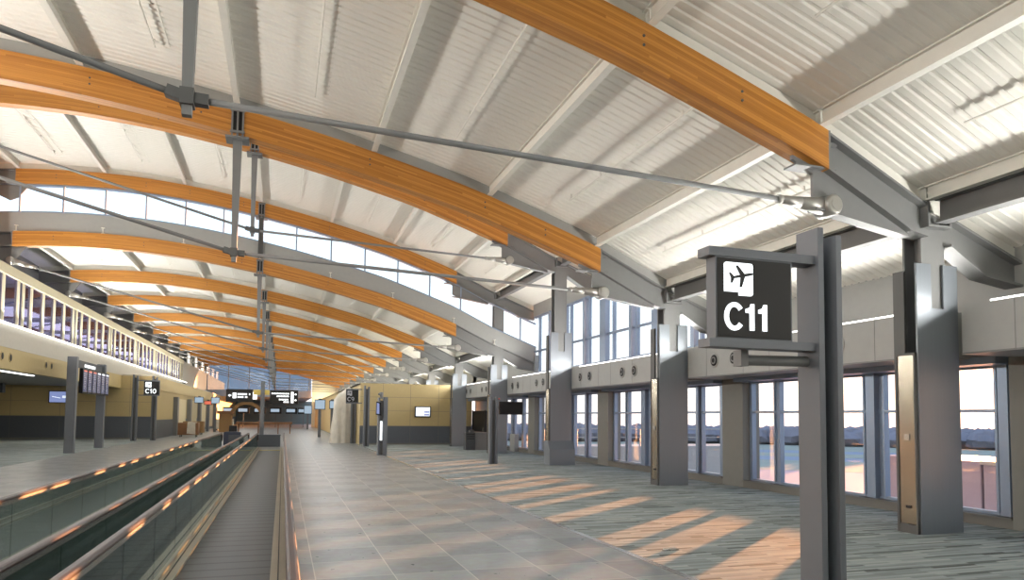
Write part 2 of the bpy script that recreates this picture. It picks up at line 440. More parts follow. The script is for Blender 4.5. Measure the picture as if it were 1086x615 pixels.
# ------------------------------------------------------------------ roof deck (corrugated)
def deck(name, y0, y1, dz):
    per = .21
    prof = []
    y = y0
    while y < y1 - 1e-6:
        prof += [(y, .0), (y + .11, .0), (y + .135, .022), (y + .185, .022)]
        y += per
    prof.append((y1, 0.))
    xs = lin(-12.7, 12.7, 52)
    vs = [(x, yy, top(x) + DK + dz + a) for yy, a in prof for x in xs]
    n = len(xs); fs = [(j * n + i, j * n + i + 1, (j + 1) * n + i + 1, (j + 1) * n + i) for j in range(len(prof) - 1) for i in range(n - 1)]
    return st(MB().quadmesh(vs, fs).build(name, 'deck'))
deck('ceiling', P(-1), P(2) + .3, 0)
deck('ceiling', P(2) + .1, P(4) + .3, HI)
deck('ceiling', P(4) + .16, P(13) + 5, 0)
# gable between low and raised deck (seen from elsewhere): P2 side glazed like P4
PX = [-11.0, -7.74, -4.5, -1.22, 2.0, 5.02, 8.12, 10.3]
def ibeam_y(x, y0, y1, zb, zt, w=.2, tf=.025):
    m = MB(); m.box(x - w / 2, x + w / 2, y0, y1, zb, zb + tf); m.box(x - w / 2, x + w / 2, y0, y1, zt - tf, zt); m.box(x - .012, x + .012, y0, y1, zb + tf, zt - tf)
    return m
for k in range(0, 13):
    hi = HI if k in (2, 3) else 0
    y0, y1 = P(k) + .02, P(k + 1) - .02
    if k == 0: y0 = P(0) - 8
    for j, x in enumerate(PX):
        zt = top(x) + DK + hi; zb = zt - DK
        if x == 10.3: zb += .02
        bay = 'roof bay over the C11 sign' if k == 0 else '%s roof bay past the C11 sign' % ORD[k - 1]
        side = ORD[len(PX) - 1 - j]
        o = ibeam_y(x, y0, y1, zb + .005, zt - .005, .14).build('roof_purlin', 'purlin')
        tag(o, 'white steel purlin, %s from the windows, %s' % (side, bay), 'purlin', 'white purlins under the roof deck')
    # eave beam at column line
    zb = (8.0 if hi else 5.25)
    o = ibeam_y(10.56, P(k) + .55, P(k + 1) - .02, zb, zb + .42, .24, .04).build('eave_beam', 'steel')
    tag(o, 'dark grey steel beam along the column tops, %s' % bay, 'beam', 'grey eave beams')
    # conduits
    if k <= 4:
        for j in range(len(PX) - 1):
            xm = (PX[j] + PX[j + 1]) / 2 + .1
            zc = top(xm) + DK + hi - .1
            m = MB(); ya, yb = P(k) + 1.3, P(k + 1) - 1.5
            if k == 0: ya = P(0) - 2
            m.tube((xm, ya, zc), (xm, yb, zc), .02, n=8)
            m.tube((xm + .28, ya + .4, zc + .06), (xm + .28, yb, zc + .06), .012, n=6)
            q = ya + .5
            while q < yb:
                m.box(xm - .015, xm + .015, q - .015, q + .015, zc, zc + .13); m.box(xm + .27, xm + .29, q - .01, q + .01, zc + .06, zc + .13); q += 1.7
            o = m.build('sprinkler_pipe', 'purlin')
            tag(o, 'thin white ceiling pipe, %s from the windows, %s' % (ORD[len(PX) - 2 - j], bay), 'pipe', 'thin ceiling pipes')

# ------------------------------------------------------------------ clerestory lunettes
def lunette(name, yk, face):
    f = MB(); gl = MB()
    xs = lin(-12.6, 12.6, 61)
    st(MB().sweep([(x, top(x) + .82) for x in xs], [(x, top(x) + .0) for x in xs], yk + .1, yk + .3).build('wall_clerestory', 'panel_grey'))
    zt = lambda x: (top(x) + HI - DEP - .03) if XL < x < XR else top(x) + HI - .62
    w = MB()
    w.sweep([(x, top(x) + .88) for x in xs], [(x, top(x) + .82) for x in xs], yk + .08, yk + .32)
    w.sweep([(x, zt(x) + .03) for x in xs], [(x, zt(x) - .03) for x in xs], yk + .08, yk + .3)
    for i in range(-8, 9):
        x = -1.22 + 1.62 * i
        if -12.6 < x < 12.6 and abs(x - 10.1) > .3:
            w.box(x - .03, x + .03, yk + .12, yk + .26, top(x) + .85, zt(x))
    fr = st(w.build(name, 'mullion'))
    gg = MB()
    n = len(xs)
    gg.sweep([(x, zt(x)) for x in xs], [(x, top(x) + .85) for x in xs], yk + .19, yk + .2).build('pane', 'window_glass', fr)
lunette('window_1', P(4), 1)
lunette('window_2', P(2), 1)
# king post strut in front of clerestory
m = MB(); m.box(-1.31, -1.25, P(4) - .06, P(4) + .06, 9.2, 11.2); m.box(-1.15, -1.09, P(4) - .06, P(4) + .06, 9.2, 11.2); m.box(-1.25, -1.15, P(4) - .02, P(4) + .02, 9.2, 11.2)
tag(m.build('clerestory_strut', 'steel_dark'), 'grey steel strut standing between the two beams of the arched clerestory', 'strut')

# ------------------------------------------------------------------ columns
def make_column(label, hi=False, cover_top=4.57, base_box=False):
    t = thing('column', (10.6, 0, 0), label, 'column', 'steel columns with metal covers')
    zt = (8.33 if hi else 5.55)
    m = MB()
    m.box(10.31, 10.83, .16, .2, 0, zt - .36); m.box(10.31, 10.83, .5, .54, 0, zt - .36); m.box(10.54, 10.6, .2, .5, 0, zt - .36)
    m.box(10.31, 10.83, .0, .54, zt - .36, zt - .32)
    m.box(10.31, 10.35, .0, .5, zt - .32, zt + .12); m.box(10.78, 10.83, .0, .5, zt - .32, zt + .12); m.box(10.35, 10.78, .2, .26, zt - .32, zt + .1)
    m.build('column_shaft', 'steel', t)
    c = cover_top
    fp = [(10.13, 0), (11.05, 0), (11.05, c), (10.73, c), (10.73, c - .76), (10.46, c - .76), (10.46, c), (10.13, c)]
    MB().prism(fp, .105, .145).build('front_cover', 'cover', t, bevel=.006)
    m = MB(); m.box(11.01, 11.05, .145, .56, 0, c - .8); m.build('return_cover', 'cover', t)
    m = MB(); m.box(10.10, 10.15, .34, .56, 0, c - .1); m.build('side_cover', 'steel_dark', t)
    m = MB(); m.box(10.09, 10.125, .15, .5, .16, 3.0)
    sp = m.build('service_panel', 'brushed', t)
    fr = MB(); fr.box(10.075, 10.13, .13, .16, 0, 3.04); fr.box(10.075, 10.13, .49, .52, 0, 3.04); fr.box(10.075, 10.13, .13, .52, 3.0, 3.04); fr.box(10.08, 10.13, .13, .52, 0, .15)
    fr.build('panel_frame', 'steel_dark', sp)
    ob = MB(); ob.box(10.07, 10.1, .27, .37, 1.56, 1.67); ob.build('switch_plate', 'aluminium', sp)
    ob = MB(); ob.box(10.07, 10.1, .27, .36, .42, .47); ob.build('power_outlet', 'black', sp)
    if base_box:
        b = MB(); b.prism([(.0, 0), (.5, 0), (.5, .95), (.1, .95), (0, .8), (-.13, .62), (-.13, .0)], 10.02, 11.1, 'X')
        b.build('base_cover', 'cover', t)
    return t
cl = {1: 'grey metal-clad column standing closest behind the C11 sign', 2: 'grey metal-clad column between the C11 sign and the tall windows',
      3: 'tall grey column with a flared box round its foot', 4: 'tall grey column behind the black monitor, reaching the clerestory',
      5: 'grey column rising just behind the tan wall, first past the clerestory', 0: 'grey metal-clad column just outside the view, beside the carpet'}
for k in range(1, 11):
    if k in (3, 4):
        o = make_column(cl[k], True, 5.3 if k == 3 else 4.57, k == 3)
    elif k == 1: o = pc = make_column(cl[1])
    else:
        o = copy_tree(pc); o['label'] = cl.get(k) or '%s grey column top showing above the tan wall past the clerestory' % ORD[k - 5]
    o.location = (10.6, P(k), 0)

# ------------------------------------------------------------------ window wall (X = 12.2 .. 12.7)
GX = 12.5
panes = [(.56, 1.5), (1.8, 3.04), (3.63, 4.74), (5.4, 6.4), (6.64, 7.55)]
wn = 3
for k in range(-1, 5):
    y0 = P(k) + .1; y1 = P(k + 1) - .85
    if k == 4: y1 = 46
    st(MB().box(12.2, 12.75, P(k + 1) - .85, P(k + 1) + .1, 0, 3.05).build('wall_right', 'pilaster')) if k < 4 else None
    sil = MB(); sil.box(12.2, 12.75, y0, y1, 0, .2); sil.box(12.16, 12.3, y0, y1, .17, .2)
    st(sil.build('trim_%d' % (k + 2), 'sill'))
    st(MB().box(11.9, 12.75, y0, y1, 2.92, 3.05).build('wall_right', 'mullion'))
    w = MB(); prev = y0
    # outer vertical frames: everything that is not a pane
    for a, b in panes + [(1e9, 1e9)]:
        a_ = min(P(k) + a, y1)
        if a_ > prev + .01:
            w.box(GX - .03, GX + .06, prev + .006, a_ - .006, .205, 2.915)
            wd = a_ - prev
            w.box(GX - .07, GX + .07, a_ - .05, a_, .2, 2.92); w.box(GX - .07, GX + .07, prev, prev + .05, .2, 2.92)
            if .3 < wd < 1: w.box(GX - .16, GX, prev + wd * .3, prev + wd * .7, .2, 2.92)
        prev = P(k) + b
        if prev >= y1: break
    w.box(GX - .06, GX + .06, y0, y1, 2.06, 2.12); w.box(GX - .06, GX + .06, y0, y1, .2, .25); w.box(GX - .06, GX + .06, y0, y1, 2.88, 2.92)
    fr = st(w.build('window_%d' % wn, 'mullion')); wn += 1
    MB().box(GX + .02, GX + .03, y0, y1, .2, 2.92).build('pane', 'window_glass', fr)
    # bulkhead with air diffusers
    b0, b1 = P(k) + .58, P(k + 1) + .0
    if k == 4: b1 = 44.0
    bh = thing('bulkhead', (11.6, (b0 + b1) / 2, 3.4), '', 'bulkhead', 'grey air bulkheads')
    bh['label'] = {-1: 'grey air bulkhead behind the viewpoint', 0: 'grey air bulkhead past the big column, cut by the picture edge', 1: 'long grey air bulkhead behind the C11 sign with round vents',
                   2: 'grey air bulkhead below tall windows, between the flared-foot column and the next', 3: 'grey air bulkhead just above the black monitor',
                   4: 'short grey air bulkhead meeting the tan wall'}[k]
    m = MB(); m.box(11.0, 12.2, b0, b1, 3.03, 3.87); m.build('bulkhead_body', 'panel_grey', bh)
    m = MB()
    for q in (.0, 1.07, 2.6, 4.2, 5.2, 6.8): m.box(10.995, 11.0, b0 + q + .2, b0 + q + .21, 3.03, 3.87)
    m.box(10.99, 11.0, b0, b1, 3.03, 3.06)
    m.build('panel_joint', 'steel', bh)
    dl = {4: (38.3, 39.2, 41.8, 42.75)}.get(k, tuple(P(k + 1) - e for e in (.9, 1.8, 4.4, 5.3)))
    if k < 4: dl = tuple(P(k) + e - (.42 if k < 2 else 0) for e in (3.24, 4.1, 6.78, 7.64))
    for dy in dl:
        d = MB(); d.lathe((11.0, dy, 3.46), [(.2, -.005), (.2, -.02), (.165, -.025), (.15, -.01)], 'X', 24)
        do = d.build('air_diffuser', 'panel_grey', bh, smooth='auto')
        d = MB(); d.lathe((10.985, dy, 3.46), [(.15, 0), (.15, -.004), (.1, -.012)], 'X', 24); d.build('vent_core', 'black_vent', do)
        d = MB(); d.lathe((10.97, dy, 3.46), [(.1, 0), (.1, -.01), (.08, -.012)], 'X', 20); d.build('vent_ring', 'steel', do)
        d = MB(); d.lathe((10.965, dy, 3.46), [(.07, 0), (.06, -.01)], 'X', 20); d.build('vent_cone', 'black_vent', do)
    lt = MB(); lt.box(11.15, 11.3, b0 + .4, b1 - .4, 3.88, 3.93)
    tag(lt.build('cove_light', 'led'), 'glowing strip light on top of ' + {-1: 'the bulkhead behind the viewpoint', 0: 'the bulkhead at the picture edge', 1: 'the bulkhead behind the C11 sign', 2: 'the bulkhead under the tall windows', 3: 'the bulkhead above the black monitor', 4: 'the short bulkhead at the tan wall'}[k], 'strip light', 'cove lights on the bulkheads')
    # upper wall
    hi = k in (2, 3)
    if not hi:
        xs_ = (4.62 + DK + .1)
        st(MB().box(12.5, 12.75, P(k), P(k + 1) if k < 4 else P(k + 1) + 4, 3.05, top(12.5) + DK + .1).build('wall_right', 'panel_grey'))
    else:
        st(MB().box(12.3, 12.75, P(k), P(k + 1), 3.05, 4.15).build('wall_right', 'panel_grey'))
        st(MB().box(12.4, 12.75, P(k), P(k + 1), 7.15, top(12.4) + DK + HI + .1).build('wall_right', 'panel_grey'))
        w = MB()
        for y, ww, dp in ((.0, .5, .16), (1.55, .1, .07), (1.95, .22, .12), (3.55, .1, .07), (4.25, .45, .16), (5.75, .1, .07), (6.15, .22, .12), (7.7, .1, .07)):
            y += P(k); w.box(GX - dp, GX + .06, y - ww / 2, y + ww / 2, 4.15, 7.15)
        w.box(GX - .05, GX + .05, P(k), P(k + 1), 5.27, 5.35); w.box(GX - .08, GX + .08, P(k), P(k + 1), 4.15, 4.22); w.box(GX - .08, GX + .08, P(k), P(k + 1), 7.07, 7.15)
        fr = st(w.build('window_%d' % wn, 'mullion')); wn += 1
        MB().box(GX + .02, GX + .03, P(k), P(k + 1), 4.15, 7.15).build('pane', 'window_glass', fr)

# side walls closing the raised bay ends and the outer wall far away
st(MB().box(12.5, 12.75, 46, P(13) + 5, 3.0, top(12.5) + DK + .1).build('wall_right', 'panel_grey'))

# ------------------------------------------------------------------ floors
st(MB().box(-9.1, 4.66, -8.2, 150, -.12, 0).build('floor', 'tile'))
st(MB().box(4.66, 12.75, -8.2, 150, -.12, .004).build('floor', 'carpet'))
st(MB().box(-22, -9.1, -8.2, 150, -.12, .004).build('floor', 'carpet'))
st(MB().box(4.6, 4.7, -8.2, 46, -.01, .006).build('trim_9', 'aluminium'))

# ------------------------------------------------------------------ walls: right transverse block
def wall_panels(y, x0, x1, ztop, wz, joints_x, name):
    st(MB().box(x0, x1, y, y + .2, wz, ztop).build(name, 'tan'))
    st(MB().box(x0, x1, y - .03, y + .2, 0, wz).build(name, 'wainscot'))
    j = MB()
    for x in joints_x: j.box(x - .008, x + .008, y - .004, y, wz, ztop); j.box(x - .008, x + .008, y - .034, y - .03, 0, wz)
    for z in (wz + (ztop - wz) * .36, wz + (ztop - wz) * .68): j.box(x0, x1, y - .004, y, z - .008, z + .008)
    j.box(x0, x1, y - .05, y, wz - .02, wz + .03); j.box(x0, x1, y - .05, y - .03, 0, .1)
    st(j.build('trim_10', 'sill'))
wall_panels(46, 4.75, 12.2, 3.98, 1.2, (6.2, 8.0, 9.9, 11.5), 'wall_transverse')
st(MB().box(4.75, 4.95, 46.2, 112, 0, 3.98).build('wall_rooms', 'tan'))
st(MB().box(4.75, 12.5, 46.2, 112, 3.88, 3.98).build('wall_rooms', 'tan_pale'))
# left: transverse wall and alcove
wall_panels(57, -22, -8.95, 4.6, 1.62, (-18, -15, -12.1, -10.6), 'wall_transverse')
st(MB().box(-9.15, -8.95, 57.2, 150, 1.4, 4.6).build('wall_rooms', 'tan'))
st(MB().box(-9.18, -8.9, 57.2, 150, 0, 1.4).build('wall_rooms', 'wainscot'))
st(MB().box(-22.2, -22, -8.2, 57.2, 0, 4).build('wall_left', 'tan'))
st(MB().box(-22, -11.25, -8.2, 57, 3.76, 3.9).build('ceiling', 'soffit'))
st(MB().box(-11.5, -11.22, -8.2, 57, 3.7, 4.62).build('wall_left', 'tan'))
st(MB().box(-11.5, -11.2, -8.2, 92, 4.62, 5.58).build('wall_left', 'fascia'))
st(MB().box(-9.2, -8.9, 57.2, 112, 3.6, 4.6).build('wall_left', 'tan'))
st(MB().box(-11.3, -9.0, 57.2, 112, 4.6, 4.7).build('ceiling', 'fascia'))
# diffusers in the tan band
for i, y in enumerate((34.3, 35.25, 40.0, 40.85, 43.7, 44.6, 48.4, 49.3)):
    d = MB(); d.lathe((-11.22, y, 4.22), [(.2, .0), (.2, .02), (.165, .025), (.15, .01)], 'X', 20)
    o = d.build('air_diffuser', 'tan', smooth='auto')
    d = MB(); d.lathe((-11.21, y, 4.22), [(.15, .0), (.15, .005), (.05, .02)], 'X', 20); d.build('vent_core', 'black_vent', o)
    tag(o, 'round black vent in the tan band over the alcove, %s from the picture edge' % ORD[i], 'air vent', 'round vents in the tan band')
# mezzanine glazing
fr = MB(); y = 0.0; Y0 = 34.0 - 1.7 * 24
ys = [Y0 + 1.7 * i for i in range(80) if Y0 + 1.7 * i < 89]
for i, y in enumerate(ys):
    fr.box(-11.32, -11.15, y - .06, y + .06, 5.6, 7.68)
    if i % 5 == 0: fr.box(-11.32, -11.15, y + .58, y + .7, 5.6, 7.68)
fr.box(-11.42, -11.12, -8.2, 89, 7.65, 8.07)
mz = st(fr.build('window_%d' % wn, 'cream')); wn += 1
MB().box(-11.24, -11.23, -8.2, 89, 5.6, 7.66).build('pane', 'mezz_glass', mz)
o = MB().box(-11.3, -11.06, -8.2, 92, 5.58, 5.64).build('cove_light', 'led')
tag(o, 'long glowing white strip light along the foot of the upper glazing', 'strip light')
st(MB().box(-16.2, -16, -8.2, 92, 3.9, 10).build('wall_mezzanine', 'equip'))
st(MB().box(-16, -11.5, -8.2, 92, 3.9, 4.0).build('floor', 'wainscot'))
st(MB().box(-16, -12.6, -8.2, 92, 9.3, 9.4).build('ceiling', 'soffit'))
st(MB().box(-12.8, -12.6, -8.2, P(13) + 5, 8.6, 9.7).build('wall_left', 'steel'))
st(MB().box(-12.8, -12.6, P(2), P(4) + .3, 9.6, 12.7).build('wall_left', 'steel_light'))
# beyond the glazing: white wall with clerestory boxes
st(MB().box(-11.5, -11.2, 89, 150, 4.62, 8.0).build('wall_left', 'fascia'))
for i in range(6):
    y = 92 + i * 7.5
    fr = MB(); fr.box(-11.2, -11.1, y, y + 4.6, 7.9, 9.3)
    w = st(fr.build('window_%d' % (wn + i), 'white_paint'))
    MB().box(-11.1, -11.08, y + .3, y + 2.1, 8.05, 9.15).build('pane', 'white_emit', w)
wn += 6
# added unseen wall behind the camera, blocks sky light; then end walls
bw = MB(); bw.box(-22, 12.75, -8.4, -8.2, 0, 10.2)
st(bw.build('wall_back_blocker', 'teal_wall'))
st(MB().box(4.2, 12.5, 112, 112.3, 0, 8.6).build('wall_end', 'cream'))
st(MB().box(-22, 12.5, 150, 150.3, 0, 4.6).build('wall_end', 'teal_wall'))
ev = MB()
for i in range(6): ev.box(-11.2 + i * 3., -11.05 + i * 3., 115.8, 116, 4.9, 10)
ev.box(-11.5, 4.2, 115.7, 116, 4.6, 5.6)
ew = st(ev.build('window_%d' % wn, 'mullion')); wn += 1
MB().box(-11.5, 4.2, 115.9, 115.92, 5.0, 10).build('pane', 'end_glass', ew)
st(MB().box(-11.5, 4.4, 116, 150, 4.6, 4.75).build('ceiling', 'soffit'))

# ------------------------------------------------------------------ alcove strip lights
for i, (ya, yb, x) in enumerate(((35.2, 41.5, -12.2), (28.5, 34, -12.2), (22, 27, -12.2))):
    o = MB().box(x - .08, x + .08, ya, yb, 3.72, 3.76).build('strip_light', 'led')
    tag(o, 'glowing white strip light in the alcove soffit, %s from the flight board' % ORD[i], 'strip light', 'alcove soffit lights')
m = MB(); m.box(-18.4, -16.9, 52, 52.5, 3.1, 3.7); m.box(-18.3, -17, 51.98, 52, 3.15, 3.65)
tag(m.build('ceiling_unit', 'barricade'), 'dark boxy unit hanging under the alcove soffit', 'ceiling unit')

# ------------------------------------------------------------------ moving walkways
def walkway(label, xl, xr, bx0, bx1, ye=41.4):
    ys = -7.5
    t = thing('moving_walkway', ((xl + xr) / 2, 20, 0), label, 'moving walkway', 'moving walkways')
    yb = 38.7
    MB().box(bx0, bx1, ys, yb, -.02, .012).build('belt', 'belt', t)
    MB().box(bx0 - .1, bx1 + .1, yb, ye + 1.0, -.02, .02).build('landing_plate', 'deck_plate', t)
    MB().box(bx0 - .02, bx1 + .02, yb - .02, yb + .14, .0, .03).build('comb_plate', 'yellow', t)
    for x, sgn, bx in ((xl, 1, bx0), (xr, -1, bx1)):
        # skirt: inner stepped metal deck
        sk = MB(); sk.box(x + sgn * .05, bx, ys, ye, 0, .05); sk.box(x - sgn * .0, x + sgn * .05, ys, ye, 0, .09)
        s = sk.build('skirt', 'skirt', t)
        MB().box(x - sgn * .16, x - sgn * .0, ys, ye, 0, .07).build('outer_deck', 'deck_plate', t)
        MB().box(min(x + sgn * .085, x + sgn * .1), max(x + sgn * .085, x + sgn * .1), ys, ye, .05, .056).build('brush_strip', 'black', s)
        # glass panels with gaps
        g = MB(); y = ys
        while y < ye - .4:
            y2 = min(y + 1.6, ye - .25); g.box(x - .006, x + .006, y + .006, y2 - .006, .07, .80); y = y2
        gl = g.build('balustrade_panel', 'rail_glass', t)
        a = MB(); a.box(x - .032, x + .032, ys, ye - .05, .785, .835); a.build('rail_track', 'aluminium', t)
        # handrail with rounded end
        prof = [(-.04, .0), (-.043, .02), (-.035, .036), (-.018, .043), (.018, .043), (.035, .036), (.043, .02), (.04, .0)]
        h = MB(); path = [(ys, .835), (ye - .25, .835)]
        R = .2
        ring = []
        pts = [(ys, .835, 0.)] + [(ye - .25 + R * math.sin(a_), .635 + R * math.cos(a_), a_) for a_ in lin(0, math.pi, 9)] + [(ye - .6, .435, math.pi)]
        vs = []
        for (yy, zz, an) in pts:
            for px_, pz_ in prof:
                vs.append((x + px_, yy + pz_ * math.sin(an), zz + pz_ * math.cos(an)))
        n = len(prof); fs = [(j * n + i, j * n + (i + 1) % n, (j + 1) * n + (i + 1) % n, (j + 1) * n + i) for j in range(len(pts) - 1) for i in range(n)]
        fs += [tuple(range(n)), tuple(range((len(pts) - 1) * n, len(pts) * n))]
        h.quadmesh(vs, fs).build('handrail', 'rubber', t)
    return t
walkway('moving walkway closest to the tiled path, dark ribbed belt and glass sides', -1.29, .09, -1.11, -.09)
walkway('moving walkway on the far side, next to the alcove posts, glass sides', -3.12, -1.76, -2.94, -1.92)
m = MB(); m.box(-1.4, -.1, 43.4, 43.5, .0, .68); m.box(-1.42, -.08, 43.38, 43.52, .66, .7); m.box(-1.3, -1.2, 43.2, 43.7, 0, .04); m.box(-.3, -.2, 43.2, 43.7, 0, .04)
tag(m.build('barricade', 'barricade'), 'dark low barricade across the end of the walkway beside the tiled path', 'barricade')
m = MB(); m.box(-2.9, -1.9, 43.0, 43.1, 0, .66); m.box(-2.92, -1.88, 42.98, 43.12, .64, .68); m.box(-2.8, -2.7, 42.8, 43.3, 0, .04); m.box(-2.1, -2, 42.8, 43.3, 0, .04)
tag(m.build('barricade', 'barricade'), 'dark low barricade behind the navy seat at the end of the far walkway', 'barricade')
t = thing('block_seat', (-2.85, 45, 0), 'navy blocky seat with a black back at the walkway end', 'seat')
m = MB(); m.prism([(-3.3, .0), (-2.35, .0), (-2.35, .8), (-2.5, .84), (-3.2, .84), (-3.3, .8)], 44.6, 45.3); m.build('seat', 'navy', t, bevel=.03)
m = MB(); m.prism([(-3.05, .8), (-2.58, .8), (-2.6, 1.2), (-3.03, 1.2)], 45.15, 45.25); m.build('backrest', 'black', t, bevel=.02)

# ------------------------------------------------------------------ lettering helpers (drawn in XZ, facing -Y)
def ring_poly(cx, cz, rx, rz, tx, tz, a0, a1, n=22):
    o = [(cx + rx * math.cos(a), cz + rz * math.sin(a)) for a in lin(a0, a1, n)]
    i = [(cx + (rx - tx) * math.cos(a), cz + (rz - tz) * math.sin(a)) for a in lin(a1, a0, n)]
    return o + i
R_ = math.radians
def glyph(m, ch, x, z, h, y0, y1):
    """adds a bold glyph of height h at x,z; returns its width"""
    if ch == 'C':
        m.prism(ring_poly(x + .44 * h, z + .5 * h, .44 * h, .53 * h, .19 * h, .17 * h, R_(38), R_(322)), y0, y1); return .86 * h
    if ch == '0':
        p = lin(0, 2 * math.pi, 29)
        for a, b in zip(p, p[1:]):
            m.prism(ring_poly(x + .37 * h, z + .5 * h, .37 * h, .53 * h, .17 * h, .15 * h, a, b, 2), y0, y1)
        return .78 * h
    if ch == '1':
        m.prism([(x + .2 * h, z), (x + .4 * h, z), (x + .4 * h, z + h), (x + .25 * h, z + h), (x + .2 * h, z + .86 * h), (x + .02 * h, z + .8 * h), (x + .02 * h, z + .66 * h), (x + .2 * h, z + .66 * h)], y0, y1); return .52 * h
    if ch == '9':
        p = lin(0, 2 * math.pi, 25)
        for a, b in zip(p, p[1:]):
            m.prism(ring_poly(x + .35 * h, z + .68 * h, .35 * h, .34 * h, .15 * h, .13 * h, a, b, 2), y0, y1)
        m.prism(ring_poly(x + .2 * h, z + .5 * h, .5 * h, .52 * h, .16 * h, .14 * h, R_(-80), R_(30), 12), y0, y1)
        return .74 * h
def rrect(x0, x1, z0, z1, r, notch=False):
    pts = []
    for cx, cz, a in ((x1 - r, z1 - r, 0), (x0 + r, z1 - r, 90)):
        pts += [(cx + r * math.cos(R_(a + q)), cz + r * math.sin(R_(a + q))) for q in (0, 22, 45, 68, 90)]
    if notch:
        w = (x1 - x0); h = z1 - z0
        pts += [(x0, z0 + .1 * h), (x0 + .5 * w, z0 + .1 * h), (x0 + .5 * w, z0)]
    else:
        pts += [(x0 + r + r * math.cos(R_(180 + q)), z0 + r + r * math.sin(R_(180 + q))) for q in (0, 22, 45, 68, 90)]
    pts += [(x1 - r + r * math.cos(R_(270 + q)), z0 + r + r * math.sin(R_(270 + q))) for q in (0, 22, 45, 68, 90)]
    return pts
PLANE = [(1.0, 0), (.93, .09), (.3, .1), (-.12, .78), (-.3, .78), (-.08, .1), (-.62, .08), (-.82, .36), (-.96, .36), (-.86, 0)]
PLANE = PLANE + [(x, -z) for x, z in reversed(PLANE[1:-1])]
def gate_sign(tparent, x0, x1, z0, z1, y, dep, text, lit=True):
    wh = 'sign_white' if lit else 'sign_dim'
    box = MB().box(x0, x1, y, y + dep, z0, z1).build('sign_box', 'post', tparent)
    W = x1 - x0; H = z1 - z0
    MB().box(x0 + .02 * W, x1 - .02 * W, y - .006, y, z0 + .02 * H, z1 - .02 * H).build('sign_panel', 'sign_face', box)
    m = MB(); m.prism(rrect(x0 + .10 * W, x0 + .47 * W, z0 + .53 * H, z0 + .93 * H, .03 * W, True), y - .014, y - .006); m.build('icon_square', wh, box)
    m = MB(); s = .155 * W; cx, cz = x0 + .315 * W, z0 + .77 * H; an = R_(12)
    m.prism([(cx + s * (px_ * math.cos(an) - pz_ * math.sin(an)), cz + s * (px_ * math.sin(an) + pz_ * math.cos(an))) for px_, pz_ in PLANE], y - .02, y - .014)
    m.build('airplane_icon', 'black', box)
    m = MB(); x = x0 + .10 * W; h = .325 * H
    for ch in text: x += glyph(m, ch, x, z0 + .11 * H, h, y - .016, y - .006) + .05 * h
    m.build('lettering', wh, box)

# C11 sign on its post
t = thing('gate_sign', (4.85, 5.4, 0), 'large lit gate sign reading C11 on a grey double-plate post', 'gate sign', 'gate signs')
m = MB(); m.box(4.70, 4.765, 5.23, 5.52, 0, 3.69); m.build('post_plate', 'post', t, bevel=.004)
m = MB(); m.box(4.87, 4.935, 5.19, 5.47, 0, 3.62); m.build('post_plate', 'post', t, bevel=.004)
m = MB(); m.box(4.765, 4.87, 5.38, 5.42, 0, 3.5); m.build('post_core', 'brushed', t)
m = MB(); m.box(3.55, 4.70, 5.27, 5.45, 3.345, 3.425); m.build('sign_arm', 'post', t)
m = MB(); m.box(3.55, 4.70, 5.27, 5.45, 2.53, 2.605); m.build('sign_arm', 'post', t)
m = MB(); m.tube((4.05, 5.5, 2.44), (4.7, 5.4, 2.44), .05, n=12); m.box(4.0, 4.08, 5.44, 5.56, 2.38, 2.53); m.build('conduit', 'steel', t)
gate_sign(t, 3.62, 4.44, 2.605, 3.345, 5.28, .14, 'C11')
# small gate signs
def small_sign(label, y, posts, sx0, sx1, sz0, sz1, ph, text, lit, beam):
    t = thing('gate_sign', (posts[0], y, 0), label, 'gate sign', 'gate signs')
    for px_, py_ in beam:
        for off in (0, .24):
            MB().box(px_ + off, px_ + off + .1, py_, py_ + .28, 0, ph - off * .3).build('post_plate', 'post', t)
        MB().box(px_ + .1, px_ + .24, py_ + .12, py_ + .16, 0, ph - .2).build('post_core', 'steel_dark', t)
    xa = min(sx0, posts[0]); xb = max(sx1, posts[0])
    for z in (sz1 + .0, sz0 - .06): MB().box(xa, xb, y, y + .14, z, z + .06).build('sign_arm', 'post', t)
    gate_sign(t, sx0, sx1, sz0, sz1, y, .14, text, lit)
small_sign('lit gate sign reading C10 between two grey posts by the alcove', 53, (-9.5,), -9.05, -8.07, 3.14, 4.08, 4.5, 'C10', True, ((-9.75, 53), (-8.75, 54.2)))
small_sign('unlit gate sign reading C9 on two grey posts before the tan wall', 44.6, (4.7,), 3.72, 4.48, 2.68, 3.48, 3.7, 'C9', False, ((4.66, 43.0), (4.35, 48.0)))

# flight information board
t = thing('flight_board', (-9.35, 40, 0), 'bank of tall flight screens hung between two thick grey posts', 'flight board')
for y, w in ((37.4, .6), (42.9, .6)):
    m = MB(); m.box(-9.6, -9.2, y - .15, y + .15, 0, 4.5); m.build('post', 'post', t, bevel=.01)
m = MB(); m.box(-9.45, -9.35, 37.5, 42.9, 4.05, 4.4); m.build('header_beam', 'barricade', t)
MB().box(-9.36, -9.33, 39.2, 41.2, 4.12, 4.26).build('header_lettering', 'sign_white', t)
for i in range(6):
    y0 = 38.05 + i * .88
    b = MB().box(-9.28, -9.12, y0, y0 + .8, 2.82, 4.0).build('flight_screen', 'black', t)
    MB().box(-9.12, -9.11, y0 + .08, y0 + .72, 2.9, 3.92).build('screen_face', 'screen_fids', b)
    MB().box(-9.11, -9.1, y0 + .14, y0 + .66, 3.86, 3.93).build('screen_heading', 'screen_red' if i < 3 else 'screen_text', b)
    m = MB()
    for q in range(9): m.box(-9.109, -9.107, y0 + .14, y0 + .3 + random.random() * .3, 3.72 - q * .085, 3.75 - q * .085)
    m.build('screen_rows', 'sign_dim', b)

